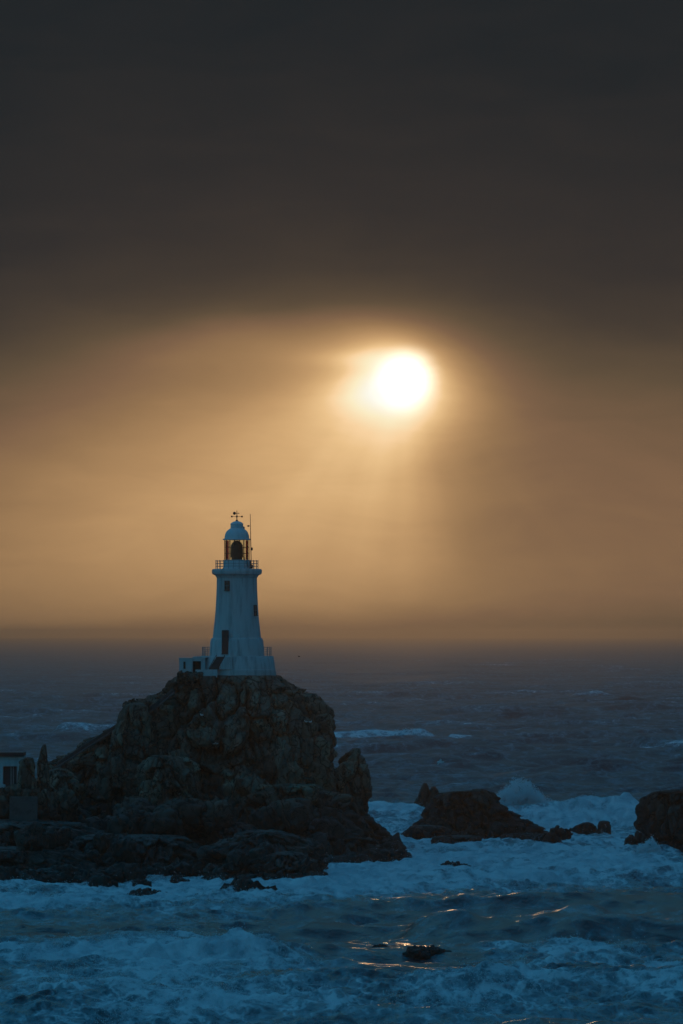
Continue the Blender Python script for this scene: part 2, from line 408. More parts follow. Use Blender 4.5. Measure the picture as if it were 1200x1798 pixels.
# low shelves toward the camera
parts.append(rock_mass([(1462, 250, 300), (1474, 200, 350), (1490, 170, 380), (1530, 130, 400)], 590, 592, 5.0, 1.3, seed=52, amp=1.0, cell=2.2))
parts.append(rock_mass([(1440, 500, 545), (1455, 470, 580), (1480, 440, 630), (1500, 400, 645), (1530, 380, 650)], 598, 600, 3.0, 1.3, seed=53, amp=1.0, cell=2.4))
parts.append(rock_mass([(1448, 380, 430), (1470, 360, 470), (1500, 330, 500), (1530, 300, 520)], 594, 596, 3.0, 1.3, seed=54, amp=1.0, cell=2.4))
parts.append(rock_mass([(1462, 440, 490), (1476, 412, 530), (1492, 385, 552), (1515, 368, 560), (1540, 362, 560)], 562, 563, 4.0, 1.4, seed=57, amp=0.75, cell=2.2))
parts.append(rock_mass([(1500, 470, 520), (1525, 430, 545), (1550, 400, 562)], 552, 553, 2.5, 1.5, seed=59, amp=0.6, cell=1.6))
# lower left ledges
parts.append(rock_mass([(1446, -220, 105), (1456, -240, 150), (1480, -240, 210), (1510, -240, 260), (1550, -240, 285)], 585, 590, 12.0, 0.9, seed=61, amp=0.7, cell=2.2))
parts.append(rock_mass([(1492, -260, 120), (1515, -260, 165), (1540, -260, 195), (1560, -260, 215)], 565, 566, 7.0, 1.2, seed=66, amp=0.6, cell=2.0))
parts.append(rock_mass([(1528, 60, 130), (1545, 30, 165), (1565, 15, 190)], 553, 553, 3.0, 1.4, seed=68, amp=0.6, cell=1.6))
parts.append(rock_mass([(1470, 150, 330), (1500, 140, 350), (1530, 120, 350)], 578, 578, 6.0, 1.5, seed=69, amp=0.7, cell=2.0))
# stack ground at the left edge
parts.append(rock_mass([(1392, -220, 60), (1402, -230, 108), (1440, -240, 118), (1480, -250, 130)], 603, 606, 5.0, 0.6, seed=71, amp=0.6, cell=1.8))
# rounded humps at the foot of the hut end of the path
parts.append(rock_mass([(1352, 88, 112), (1372, 80, 132), (1400, 72, 150), (1450, 60, 175)], 612, 612, 2.0, 0.6, seed=76, amp=0.6, cell=1.8))
rng = random.Random(7)
def scat(n, x0, x1, y0, y1, Y0, Y1, r0, r1, s0):
    for k in range(n):
        Y = rng.uniform(Y0, Y1); px = rng.uniform(x0, x1); py = rng.uniform(y0, y1)
        r = rng.uniform(r0, r1)
        parts.append(boulder(at(px, py, Y), r, s0+k, (1.0, rng.uniform(.8, 1.2), rng.uniform(.6, 1.25)), 18))
scat(36, 170, 600, 1425, 1512, 584, 598, 0.7, 2.3, 200)
scat(16, 0, 230, 1470, 1530, 560, 580, 0.6, 1.7, 300)
scat(10, 370, 555, 1510, 1548, 548, 556, 0.5, 1.4, 340)
scat(10, 570, 690, 1478, 1502, 602, 610, 0.5, 1.3, 360)
def scat_low(n, x0, x1, r0, r1, Yf, s0):
    for k in range(n):
        px = rng.uniform(x0, x1); r_ = rng.uniform(r0, r1); Y = Yf(px)+rng.uniform(-3, 5)
        parts.append(boulder((px2x(px, Y), Y, rng.uniform(-.1, .35)*r_), r_, s0+k, (rng.uniform(.9, 1.5), 1.2, rng.uniform(.6, 1.0)), 20))
scat_low(34, -10, 230, 0.5, 1.3, lambda p: np.interp(p, [0, 170, 230], [548, 548, 556]), 500)
scat_low(22, 230, 360, 0.4, 1.1, lambda p: 566, 540)
scat_low(22, 360, 575, 0.5, 1.3, lambda p: 548, 570)
scat_low(26, 565, 705, 0.5, 1.3, lambda p: np.interp(p, [565, 705], [575, 607]), 600)
for k, (a_, b_, rr_) in enumerate([(8, 1398, .7), (22, 1393, .8), (48, 1396, .6), (66, 1398, .7), (78, 1405, .8), (92, 1408, .9), (98, 1425, 1.0), (84, 1432, .9), (8, 1425, 1.0), (4, 1410, .9), (106, 1440, .8), (30, 1388, .5), (112, 1400, .9), (120, 1420, 1.1)]):
    parts.append(boulder(at(a_, b_, 594), rr_, 640+k, (1, 1, 1.25), 18))
scat(8, 318, 352, 1186, 1192, 612.5, 615, 0.4, 0.7, 380)
scat(12, 222, 262, 1236, 1246, 611, 616, 0.3, 0.6, 400)
for k in range(12):     # along the two shoulders of the skyline
    t = rng.random(); parts.append(boulder(at(264+44*t, 1243-42*t, rng.uniform(616, 621)), rng.uniform(.35, .7), 420+k, (1, 1, .9), 18))
for k in range(16):
    t = rng.random(); parts.append(boulder(at(np.interp(t, [0, .3, .6, 1], [487, 515, 545, 574]), np.interp(t, [0, .3, .6, 1], [1197, 1219, 1240, 1290]), rng.uniform(617, 622)), rng.uniform(.35, .75), 440+k, (1, 1, .9), 18))
V, Q, T_ = join(parts)
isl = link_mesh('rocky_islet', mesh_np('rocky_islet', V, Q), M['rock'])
add_tone(isl.data, T_)
tag(isl, 'large dark granite crag rising from the surf under the white lighthouse', None, None, 'structure')

def rock_thing(name, label, prof_list, group=None, mat='rock_low', bl=(), cat='rock'):
    ps = [rock_mass(*a[:5], **a[5]) for a in prof_list]+[boulder(*b) for b in bl]
    V, Q, T_ = join(ps)
    c = np.array([V[:, 0].mean(), V[:, 1].mean(), 0])
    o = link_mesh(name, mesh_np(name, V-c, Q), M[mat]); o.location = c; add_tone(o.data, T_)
    return tag(o, label, cat, group)
# stacks at the left edge
rock_thing('rock_pinnacle', 'slender finger of rock standing upright beside the white hut', [
    ([(1307, 76, 81), (1313, 73, 82), (1330, 69, 83), (1342, 65, 82), (1352, 66, 84), (1375, 64, 86), (1396, 62, 100), (1420, 60, 108), (1450, 58, 110)], 598, 598, 0.45, 0.12, dict(seed=81, amp=0.28, cell=1.2, zbot=2.0))], mat='rock', cat='rock pinnacle')
rock_thing('rock_block', 'squat brown block of rock in front of the hut corner', [
    ([(1331, 44, 57), (1337, 35, 59), (1360, 33, 60), (1385, 33, 60), (1400, 30, 62)], 596, 596, 0.9, 0.08, dict(seed=84, amp=0.3, cell=1.4, n=5, zbot=5.0))], mat='rock')
# rocks in the surf on the right
rock_thing('sea_stack', 'tall narrow split rock standing behind the broad dark rock', [
    ([(1375, 743, 750), (1382, 740, 754), (1392, 737, 756), (1408, 730, 758), (1418, 726, 758), (1440, 724, 760)], 762, 762, 1.0, 0.2, dict(seed=91, amp=0.3, cell=1.5)),
    ([(1381, 759, 764), (1388, 755, 769), (1400, 753, 771), (1440, 752, 772)], 761, 761, 0.9, 0.2, dict(seed=92, amp=0.3, cell=1.5))], 'rocks standing in the surf', cat='sea stack', mat='rock')
rock_thing('surf_rock', 'broad dark rock with ragged top, largest of the rocks in the surf', [
    ([(1388, 828, 850), (1392, 775, 864), (1400, 768, 868), (1414, 762, 874), (1428, 756, 890), (1440, 748, 918), (1452, 742, 930), (1462, 722, 945), (1474, 716, 950), (1500, 712, 955)], 668, 668, 2.6, 0.75, dict(seed=95, amp=0.6, cell=1.9)),
    ([(1452, 722, 775), (1464, 716, 800), (1480, 730, 820), (1500, 735, 830)], 655, 655, 2.0, 0.8, dict(seed=97, amp=0.5, cell=1.4)),
    ([(1470, 760, 850), (1482, 768, 835), (1496, 770, 822)], 646, 646, 1.2, 0.9, dict(seed=98, amp=0.4, cell=1.2)),
    ([(1466, 880, 945), (1476, 870, 950), (1486, 860, 955)], 656, 656, 1.2, 0.8, dict(seed=99, amp=0.4, cell=1.2))], 'rocks standing in the surf')
rock_thing('surf_rock', 'small rounded rock awash just in front of the broad dark rock at its left end', [
    ([(1484, 735, 745), (1490, 729, 748), (1500, 727, 750), (1512, 726, 750)], 634, 634, 0.6, 0.5, dict(seed=101, amp=0.3, cell=0.9))], 'rocks standing in the surf')
rock_thing('surf_rock', 'low broken rock with foam draining off it, right of the broad dark rock', [
    ([(1463, 955, 972), (1470, 948, 980), (1482, 942, 982), (1492, 950, 975), (1505, 940, 985)], 636, 636, 0.7, 0.5, dict(seed=104, amp=0.5, cell=0.8))], 'rocks standing in the surf',
    bl=[(at(945, 1478, 635.5), 0.6, 613, (1, 1, 1))])
rock_thing('surf_rock', 'small pair of rounded rocks between the broken draining rock and the flat-topped pair', [], 'rocks standing in the surf',
    bl=[(at(990, 1464, 645), 0.8, 611, (1.1, 1, .8)), (at(978, 1461, 645.3), 0.65, 612, (1.3, 1, .8))])
rock_thing('surf_rock', 'flat-topped pair of joined rocks with foam behind and in front', [
    ([(1446, 1022, 1042), (1450, 1012, 1046), (1458, 1005, 1048), (1472, 1000, 1050)], 680, 680, 0.9, 0.5, dict(seed=107, amp=0.3, cell=1.1)),
    ([(1443, 1052, 1070), (1450, 1050, 1071), (1472, 1048, 1072)], 678, 678, 0.9, 0.4, dict(seed=108, amp=0.25, cell=1.2, n=4))], 'rocks standing in the surf')
rock_thing('surf_rock', 'massive dark rock cut off by the right edge of the view', [
    ([(1391, 1182, 1250), (1396, 1148, 1280), (1402, 1143, 1290), (1420, 1140, 1300), (1440, 1136, 1310), (1455, 1132, 1310), (1480, 1148, 1310), (1500, 1152, 1310), (1515, 1156, 1310)], 618, 622, 4.0, 0.35, dict(seed=111, amp=0.6, cell=2.0))], 'rocks standing in the surf')
rock_thing('surf_rock', 'low jagged rocks veiled in spray left of the massive edge rock', [
    ([(1466, 1106, 1112), (1473, 1100, 1118), (1486, 1098, 1122)], 642, 642, 0.7, 0.5, dict(seed=115, amp=0.35, cell=1.0))], 'rocks standing in the surf',
    bl=[(at(1126, 1470, 640), 0.65, 621, (1.2, 1, 1)), (at(1137, 1474, 639), 0.7, 622, (1.2, 1, 1)), (at(1118, 1476, 641), 0.6, 623, (1.2, 1, .7))])
rock_thing('surf_rock', 'small round rock at the foot of the massive edge rock', [], 'rocks standing in the surf', bl=[(at(1151, 1508, 604), 0.38, 631, (1, 1, .9))])
def low_rock(px0, px1, pyt, pyw, seed, label, name='surf_rock', slab=False):
    pyt = pyt-2
    Y = sea_Y(pyw); wx = (px1-px0)*Y/F; h = (pyw-pyt)*Y/F
    cx = (px0+px1)/2; bl = []
    r = random.Random(seed); n = max(2, int(wx/max(h, .3)/0.55))
    for k in range(n):
        t = (k+0.5)/n; px = px0+(px1-px0)*t
        hh = h*(0.55+0.45*math.sin(PI*min(1, t*1.25+0.1)))*r.uniform(.8, 1.1)
        bl.append((Vector((px2x(px, Y), Y+r.uniform(-.3, .6), hh*0.15)), hh*0.85, seed+k, (wx/n/hh*0.95+.35, 1.3, 1.0), 18))
    if slab: bl = [(Vector((px2x(cx, Y), Y, h*0.08)), h*0.5, seed, (wx/2/(h*0.5)*.9, 2.4, 1.1), 40)]
    return rock_thing(name, label, [], 'rocks awash in the surf', bl=bl)
low_rock(783, 821, 1514, 1526, 701, 'small black rock awash in white water below the broad dark rock')
low_rock(704, 802, 1658, 1679, 711, 'long flat black rock barely breaking the water in the sun glitter', slab=True)
low_rock(661, 682, 1660, 1669, 721, 'tiny dark rock with foam piled behind it, left of the long flat rock')
low_rock(234, 308, 1565, 1581, 731, 'low peaked rock in the foam, left of a pair below the islet')
low_rock(330, 398, 1569, 1587, 741, 'low flat rock in the foam, right of a pair below the islet', slab=True)
low_rock(404, 482, 1551, 1577, 751, 'wedge of black rock touching the foot of the islet')
low_rock(239, 262, 1545, 1555, 761, 'small oval rock in the foam close to the islet ledge')
low_rock(304, 330, 1541, 1550, 771, 'small dark rock near the foam-filled gully of the islet')
low_rock(356, 384, 1668, 1677, 781, 'tiny rock tip alone in the foreground surf')
low_rock(170, 200, 1540, 1557, 791, 'small rock at the tip of the lower left ledge')
low_rock(672, 712, 1490, 1512, 795, 'low dark rock at the right foot of the islet')

# ------------------------------------------------------------------ mesh helpers for built things
class MB:
    def __init__(s): s.bm = bmesh.new()
    def box(s, c, d, rz=0.0, rot=None, bev=0.0):
        r = bmesh.ops.create_cube(s.bm, size=1.0); vs = r['verts']
        mt = Matrix.Translation(Vector(c)) @ (rot if rot is not None else Matrix.Rotation(rz, 4, 'Z')) @ Matrix.Diagonal((*d, 1))
        bmesh.ops.transform(s.bm, matrix=mt, verts=vs)
        if bev:
            es = list({e for v in vs for e in v.link_edges})
            bmesh.ops.bevel(s.bm, geom=es, offset=bev, segments=2, affect='EDGES')
        return s
    def tube(s, p, q, r, r2=None, n=8):
        p, q = Vector(p), Vector(q); d = q-p
        rt = d.to_track_quat('Z', 'Y').to_matrix().to_4x4()
        bmesh.ops.create_cone(s.bm, cap_ends=True, segments=n, radius1=r, radius2=r if r2 is None else r2, depth=d.length,
                              matrix=Matrix.Translation((p+q)/2) @ rt)
        return s
    def ball(s, c, r, sc=(1, 1, 1), n=12):
        bmesh.ops.create_uvsphere(s.bm, u_segments=n, v_segments=max(6, n//2), radius=r, matrix=Matrix.Translation(Vector(c)) @ Matrix.Diagonal((*sc, 1)))
        return s
    def lathe(s, pts, n=64, a0=0.0, a1=2*PI, cx=0, cy=0):
        full = abs(a1-a0-2*PI) < 1e-6
        k = n if full else n+1
        rows = []
        for r, z in pts:
            if r < 1e-5 and full: rows.append([s.bm.verts.new((cx, cy, z))])
            else: rows.append([s.bm.verts.new((cx+r*math.cos(a0+(a1-a0)*i/n), cy+r*math.sin(a0+(a1-a0)*i/n), z)) for i in range(k)])
        for A, B in zip(rows, rows[1:]):
            for i in range(n):
                j = (i+1) % k
                if len(A) == 1 and len(B) == 1: continue
                if len(A) == 1: s.bm.faces.new((A[0], B[j], B[i]))
                elif len(B) == 1: s.bm.faces.new((A[i], A[j], B[0]))
                else: s.bm.faces.new((A[i], A[j], B[j], B[i]))
        return s
    def ring(s, r, z, t, n=48, a0=0.0, a1=2*PI):
        for i in range(n):
            a, b = a0+(a1-a0)*i/n, a0+(a1-a0)*(i+1)/n
            s.tube((r*math.cos(a), r*math.sin(a), z), (r*math.cos(b), r*math.sin(b), z), t, n=6)
        return s
    def build(s, name, mat, parent=None, smooth=False, ang=35):
        bmesh.ops.recalc_face_normals(s.bm, faces=s.bm.faces)
        me = bpy.data.meshes.new(name); s.bm.to_mesh(me); s.bm.free()
        if smooth:
            me.polygons.foreach_set('use_smooth', [True]*len(me.polygons))
            try: me.set_sharp_from_angle(angle=R(ang))
            except Exception: pass
        return link_mesh(name, me, mat, parent)

# ------------------------------------------------------------------ lighthouse
S = F/LY; LX = px2x(416.3, LY); Z0 = py2z(1187, LY)
def zz(py): return (1187-py)/S
def rp(px): return px/S
lh = empty('lighthouse', (LX, LY, Z0), 'white tapering lighthouse with domed lantern on the summit of the crag', 'lighthouse')
MB().lathe([(0, -2.0), (rp(69), -2.0), (rp(69), 0), (rp(68.6), zz(1176)), (rp(67.6), zz(1175.4)), (rp(64.5), zz(1153.5)), (rp(63.6), zz(1152)), (0, zz(1152))], 96).build('platform', M['white'], lh, True)
MB().lathe([(rp(48.5), zz(1152)-0.05), (rp(47.4), zz(1141)), (rp(46.6), zz(1126)), (rp(44.8), zz(1121)), (rp(43), zz(1120)), (0, zz(1120))], 96).build('plinth', M['white'], lh, True)
tw = [(42.6, 1120.2), (41.8, 1114), (41, 1106), (39.6, 1095), (38.4, 1083), (37.4, 1070), (36.6, 1055), (35.9, 1040), (35.5, 1028), (35.3, 1014.5)]
tower = MB().lathe([(rp(a), zz(b)) for a, b in tw], 96).build('tower', M['white'], lh, True)
MB().lathe([(rp(35.2), zz(1015)), (rp(36.8), zz(1013)), (rp(37.5), zz(1011)), (rp(40), zz(1009.5)), (rp(43), zz(1008.2)), (rp(44.0), zz(1005)), (rp(44.0), zz(1002)), (rp(43), zz(999.6)), (rp(41), zz(999)), (0, zz(999))], 96).build('gallery', M['white'], lh, True)
MB().lathe([(rp(25), zz(999)), (rp(25), zz(997)), (rp(23.8), zz(996.4)), (rp(23.6), zz(985)), (rp(24.2), zz(984.5)), (rp(24.2), zz(983.2)), (0, zz(983.2))], 64).build('lantern_wall', M['dome'], lh, True)
dp = [(24.8, 948), (24.8, 946.2), (21.8, 945.6), (21.5, 942), (20.6, 938), (18.8, 934), (16.2, 931), (13.6, 929), (12.2, 928.2), (11.3, 927.6), (11.0, 921.2), (11.6, 920.6), (11.4, 919.8), (9.6, 918), (6.5, 916.2), (3, 915.2), (1.2, 914.4), (0, 914)]
dome = MB().lathe([(0, zz(948))]+[(rp(a), zz(b)) for a, b in dp], 64).build('dome', M['dome'], lh, True)
MB().tube((rp(12), 0, zz(929)), (rp(12.4), 0, zz(924)), 0.1, 0.04).ball((rp(12.1), 0, zz(927)), 0.14).build('vent', M['trim'], dome)
# lantern glazing
lg = rp(21.6)
glaze = MB().lathe([(lg, zz(983)), (lg, zz(948))], 48).build('lantern_glazing', M['glass'], lh, True)
mb = MB()
for i in range(16):
    a = 2*PI*(i+0.5)/16
    mb.tube(((lg+.03)*math.cos(a), (lg+.03)*math.sin(a), zz(983.2)), ((lg+.03)*math.cos(a), (lg+.03)*math.sin(a), zz(947.6)), 0.042, n=6)
for pz in (961, 971.5): mb.ring(lg+.03, zz(pz), 0.025, 48)
mb.build('glazing_bars', M['dark'], glaze)
for a in (R(196), R(-24), R(150)):
    MB().lathe([(lg-.09, zz(982.8)), (lg-.09, zz(949))], 6, a-0.26, a+0.26).build('red_panel', M['red'], glaze, True)
# lens
lensp = [(9.6, 983.2), (9.6, 977), (10.3, 974), (10.5, 966), (10.2, 960), (9.0, 955.5), (6.8, 951.8), (3.4, 949.4), (0, 948.8)]
lens = MB().lathe([(rp(a), zz(b)) for a, b in lensp], 24).build('lens', M['lens'], lh, True)
mb = MB()
for pz in np.linspace(954, 978, 11):
    r_ = np.interp(pz, [b for a, b in lensp[::-1]], [a for a, b in lensp[::-1]])
    mb.ring(rp(r_)+.02, zz(pz), 0.035, 24)
for k in range(6):
    a = 2*PI*k/6; mb.tube((rp(10.3)*math.cos(a), rp(10.3)*math.sin(a), zz(979)), (rp(9.8)*math.cos(a), rp(9.8)*math.sin(a), zz(957)), 0.05, n=6)
mb.build('lens_frame', M['dark'], lens)
mb = MB()
for k in range(2): mb.tube((rp(15.5)+k*.28, -rp(15), zz(996)), (rp(13)+k*.28, -rp(17.5), zz(975)), 0.03, n=6)
for k in range(7):
    t = k/6; mb.tube((rp(15.5-2.5*t), -rp(15+2.5*t), zz(996-21*t)), (rp(15.5-2.5*t)+.28, -rp(15+2.5*t), zz(996-21*t)), 0.02, n=6)
mb.build('ladder', M['dark'], lh)
# weather vane on the dome
vn = MB().tube((0, 0, zz(914.5)), (0, 0, zz(896.5)), 0.06, 0.035).ball((0, 0, zz(914.6)), 0.16).ball((0, 0, zz(907)), 0.1).build('weather_vane', M['dark'], lh)
mb = MB()
for a in (R(8), R(98)):
    d = Vector((math.cos(a), math.sin(a), 0))
    mb.tube(d*-rp(9)+Vector((0, 0, zz(907))), d*rp(9)+Vector((0, 0, zz(907))), 0.025)
    for sg in (-1, 1): mb.box(d*rp(9)*sg+Vector((0, 0, zz(907))), (0.2, 0.04, 0.2), a, bev=0.01)
mb.build('compass_arm', M['dark'], vn)
mb = MB().tube((-rp(4), 0, zz(901.3)), (rp(4), 0, zz(901.3)), 0.03).ball((-rp(4.3), 0, zz(901.3)), 0.19, (1, .35, 1)).tube((rp(3), 0, zz(901.3)), (rp(4.6), 0, zz(901.3)), 0.10, 0.0)
mb.build('arrow', M['dark'], vn)
# railings
def railing(name, r, z0, h, npost, nrail, parent, a0=0.0, a1=2*PI, t=0.032):
    full = abs(a1-a0-2*PI) < 1e-6
    mb = MB()
    for k in range(nrail): mb.ring(r, z0+h*(k+1)/nrail*0.97, t*0.8, 60 if full else 14, a0, a1)
    mb.tube((r*math.cos(a0+.01), r*math.sin(a0+.01), z0), (r*math.cos(a0+.01), r*math.sin(a0+.01), z0+h*.97), t, n=6)
    rl = mb.build(name, M['trim'], parent)
    for i in range(npost if full else npost+1):
        a = a0+(a1-a0)*(i+(0.5 if full else 0))/npost
        p = (r*math.cos(a), r*math.sin(a), 0)
        MB().tube((p[0], p[1], z0-0.02), (p[0], p[1], z0+h), t*1.15, n=6).ball((p[0], p[1], z0+h), t*1.9, n=6).build('post', M['trim'], rl)
    return rl
railing('gallery_railing', rp(37.3), zz(999), rp(14.5), 24, 3, lh)
railing('terrace_railing', rp(60.5), zz(1152), rp(15.5), 8, 4, lh, R(-28), R(62))
railing('terrace_railing', rp(60.5), zz(1152), rp(15.5), 8, 4, lh, R(118), R(205))
# mast
mast = MB().tube((rp(25.5), -0.6, zz(998)), (rp(24.4), -0.6, zz(948)), 0.05).tube((rp(24.4), -0.6, zz(948)), (rp(23.6), -0.6, zz(902.5)), 0.045, 0.03).build('antenna_mast', M['dark'], lh)
MB().box((rp(26.2), -0.6, zz(964)), (0.26, 0.22, 0.36), bev=0.03).build('signal_box', M['dark'], mast)
MB().tube((rp(23.9), -0.6, zz(924)), (rp(18), -0.6, zz(923.4)), 0.022).ball((rp(20.4), -0.6, zz(923.7)), 0.13, (1.2, .8, .8)).build('wind_sensor', M['dark'], mast)
MB().box((rp(25.4), -1.0, zz(995)), (0.42, 0.4, 0.5), bev=0.05).tube((rp(24.6), -1.0, zz(992)), (rp(24.0), -1.0, zz(986)), 0.07).build('fog_signal', M['dark'], lh)
# windows and door of the tower
def tower_r(pz):
    return rp(float(np.interp(pz, [b for a, b in tw[::-1]], [a for a, b in tw[::-1]])))
def on_tower(name, px, p0, p1, wpx, rfun, frame=0.07, bars=1, pane='pane'):
    pm = (p0+p1)/2; r_ = rfun(pm); xx = rp(px-416.3); a = math.asin(max(-.99, min(.99, xx/r_)))
    rb, rt = rfun(p1), rfun(p0)
    lean = math.atan2(rb-rt, rp(p1-p0))
    n_ = Vector((math.sin(a), -math.cos(a), 0))
    c = n_*r_+Vector((0, 0, zz(pm)))
    rot = Matrix.Rotation(a, 4, 'Z') @ Matrix.Rotation(-lean, 4, 'X')
    wd, hg = rp(wpx), rp(p1-p0)
    ux = rot @ Vector((1, 0, 0)); uz = rot @ Vector((0, 0, 1)); uy = rot @ Vector((0, 1, 0))
    mb = MB()
    for sx in (-1, 1): mb.box(c+ux*sx*(wd/2), (frame, 0.24, hg+frame), rot=rot)
    mb.box(c+uz*(hg/2), (wd-frame, 0.24, frame), rot=rot)
    mb.box(c-uz*(hg/2)-uy*0.03, (wd+0.16, 0.34, frame), rot=rot)
    f = mb.build(name, M['door'], lh)
    MB().box(c-uy*0.015, (wd-frame, 0.12, hg-frame), rot=rot).build('door_leaf' if 'door' in name else 'pane', M[pane], f)
    mb = MB()
    for k in range(bars): mb.box(c-uy*0.085+ux*((k+1)/(bars+1)-.5)*(wd-frame), (0.045, 0.03, hg-frame), rot=rot)
    if 'door' in name: mb.box(c-uy*0.09+uz*hg*0.26, (wd-frame, 0.035, 0.06), rot=rot)
    else: mb.box(c-uy*0.083, (wd-frame, 0.026, 0.05), rot=rot)
    mb.build('glazing_bar', M['trim'] if bars else M['dark'], f)
    return f
on_tower('window', 400.2, 1020.5, 1037, 8.2, tower_r)
on_tower('window', 448.6, 1063, 1081, 7.5, tower_r)
def base_r(pz): return tower_r(pz) if pz < 1120 else rp(float(np.interp(pz, [1120, 1126, 1152], [44.8, 46.6, 48.5])))
dr = on_tower('door', 396.8, 1107, 1148, 10.5, lambda p: base_r(1134), bars=0, pane='door')
# entrance block, low wall and steps (attached to the platform)
def bx(x0, x1, p0, p1, y0, y1, bev=0.02):
    """photo columns x0..x1 and rows p0..p1 at the lighthouse, depth y0..y1 metres relative to the axis"""
    return ((rp((x0+x1)/2-416.3), (y0+y1)/2, zz((p0+p1)/2)), (rp(x1-x0), y1-y0, rp(p1-p0)))
mb = MB(); a = bx(316.5, 340, 1157, 1192, -3.4, 0.8); mb.box(*a)
a = bx(354.5, 362, 1157, 1192, -3.4, 0.8); mb.box(*a)
a = bx(340, 354.5, 1157, 1160.6, -3.4, 0.8); mb.box(*a)
a = bx(340, 354.5, 1160.6, 1192, -2.2, 0.8); mb.box(*a)
annex = mb.build('annex', M['white'], lh)
mb = MB(); a = bx(315.6, 362, 1155, 1157, -3.48, 0.9); mb.box(*a, bev=0.03); a = bx(340, 366, 1152.6, 1155, -3.2, 0.4); mb.box(*a, bev=0.03)
mb.build('parapet', M['white'], annex)
a = bx(340.4, 354.1, 1160.8, 1187, -2.32, -2.21); MB().box(*a).build('door', M['door'], annex)
a = bx(324, 327.6, 1161.5, 1174, -3.46, -3.38); MB().box(*a).build('window', M['pane'], annex)
mb = MB(); a = bx(345.5, 384, 1175.2, 1189, -5.2, -4.45); mb.box(*a, bev=0.04)
a = bx(345.5, 350, 1175.2, 1189, -4.45, -3.42); mb.box(*a)
mb.build('low_wall', M['white'], lh)
mb = MB()
for k in range(9):
    t = k/8.0
    x0 = 369.5+12.2*t; p1 = 1174.5-21.6*(k)/9.0
    a = bx(x0, x0+14.5, p1-2.5, 1175, -4.95+k*0.085, -4.95+(k+1)*0.085+0.02)
    mb.box(*a)
st = mb.build('steps', M['step'], lh)
mb = MB()
for sx, wdt in ((0, .1), (14.8, .1)):
    p = Vector((rp(369.5+sx-416.3), -5.0, zz(1172))); q = Vector((rp(381.7+sx-416.3), -4.25, zz(1150)))
    mb.tube(p, q, 0.035, n=6)
    for k in range(4):
        v = p.lerp(q, k/3); mb.tube(v, v-Vector((0, 0, .55)), 0.025, n=6)
mb.build('handrail', M['dark'], st)
# solid white flank wall right of the steps
bm = MB()
pts = [(384.3, 1175), (396.5, 1153.2), (409, 1153.2), (409, 1175)]
vf = [bm.bm.verts.new((rp(a-416.3), -4.75, zz(b))) for a, b in pts]; vb = [bm.bm.verts.new((rp(a-416.3), -3.9, zz(b))) for a, b in pts]
bm.bm.faces.new(vf); bm.bm.faces.new(vb[::-1])
for i in range(4): bm.bm.faces.new((vf[i], vb[i], vb[(i+1) % 4], vf[(i+1) % 4]))
bm.build('stair_wall', M['white'], lh)

# ------------------------------------------------------------------ hut at the left edge
HY = 612.0
hu = empty('hut', at(-10, 1392, HY), 'small flat-roofed white hut at the left edge with a dark doorway', 'hut')
ho = at(-10, 1392, HY)
def hb(x0, x1, p0, p1, y0, y1):
    return (px2x((x0+x1)/2, HY)-ho.x, (y0+y1)/2, py2z((p0+p1)/2, HY)-ho.z), ((x1-x0)*HY/F, y1-y0, (p1-p0)*HY/F)
mb = MB()
for q in ((-70, 5.5, 1328, 1398, 0, 4), (31, 44, 1328, 1398, 0, 4), (5.5, 31, 1328, 1345.5, 0, 4), (5.5, 31, 1345.5, 1398, 0.7, 4)): mb.box(*hb(*q))
wl = mb.build('wall', M['white'], hu)
MB().box(*hb(-73, 42, 1321, 1327.8, -0.5, 4.4), bev=0.04).build('roof', M['dark'], hu)
MB().box(*hb(-70, 43.4, 1328, 1333, -0.12, -0.003), bev=0.02).build('fascia', M['white'], hu)
dd = MB().box(*hb(6, 30.6, 1346, 1397, 0.55, 0.69)).build('door', M['door'], hu)
mb = MB()
for x_ in (18.5, 22.5, 29): mb.box(*hb(x_, x_+1.6, 1346, 1397, 0.42, 0.548))
mb.build('mullion', M['trim'], dd)
MB().box(*hb(-60, 11, 1377, 1382, -2.4, -0.2), bev=0.05).build('ledge', M['white'], hu)
# concrete retaining wall and landing
cw = MB(); Yc = 590.0
c = at(42, 1421, Yc); cw.box((0, 0, 0), (49*Yc/F, 1.2, 44*Yc/F), bev=0.06)
o = cw.build('retaining_wall', M['concrete'], None); o.location = c
tag(o, 'pale square concrete retaining wall below the squat brown block', 'retaining wall')
pv = MB(); Yc = 586.0
a_, b_ = at(-120, 1447, Yc), at(142, 1448, Yc)
pv.box(((a_+b_)/2-a_), ((b_-a_).x, 3.2, 0.35), bev=0.05)
o = pv.build('landing_path', M['concrete'], None); o.location = a_; tag(o, kind='structure')

# stepped path with a parapet up the left slope
def parapet(name, pts, label):
    mb = MB(); lo = MB(); o0 = Vector(pts[0])
    for p, q in zip(pts, pts[1:]):
        p, q = Vector(p)-o0, Vector(q)-o0
        d = q-p; rot = Matrix.Rotation(math.atan2(d.y, d.x), 4, 'Z') @ Matrix.Rotation(-math.atan2(d.z, math.hypot(d.x, d.y)), 4, 'Y')
        mb.box((p+q)/2+Vector((0, 0.25, -0.22)), (d.length, 0.3, 0.55), rot=rot)
        lo.box((p+q)/2+Vector((0, -0.12, -0.5)), (d.length*0.99, 0.42, 0.16), rot=rot)
    e = empty(name, o0, label, 'parapet wall')
    mb.build('wall', M['step'], e); lo.build('kerb', M['concrete'], e)
    return e
parapet('parapet_wall', [at(102, 1339, 620), at(150, 1308, 621), at(178, 1290, 621.5), at(212, 1268, 622)], 'sloping parapet of the path below the vertical rock slab on the left')
parapet('parapet_wall', [at(256, 1248, 613.5), at(282, 1229, 613.5), at(306, 1209, 614)], 'short sloping parapet of the path just below the lighthouse annex')

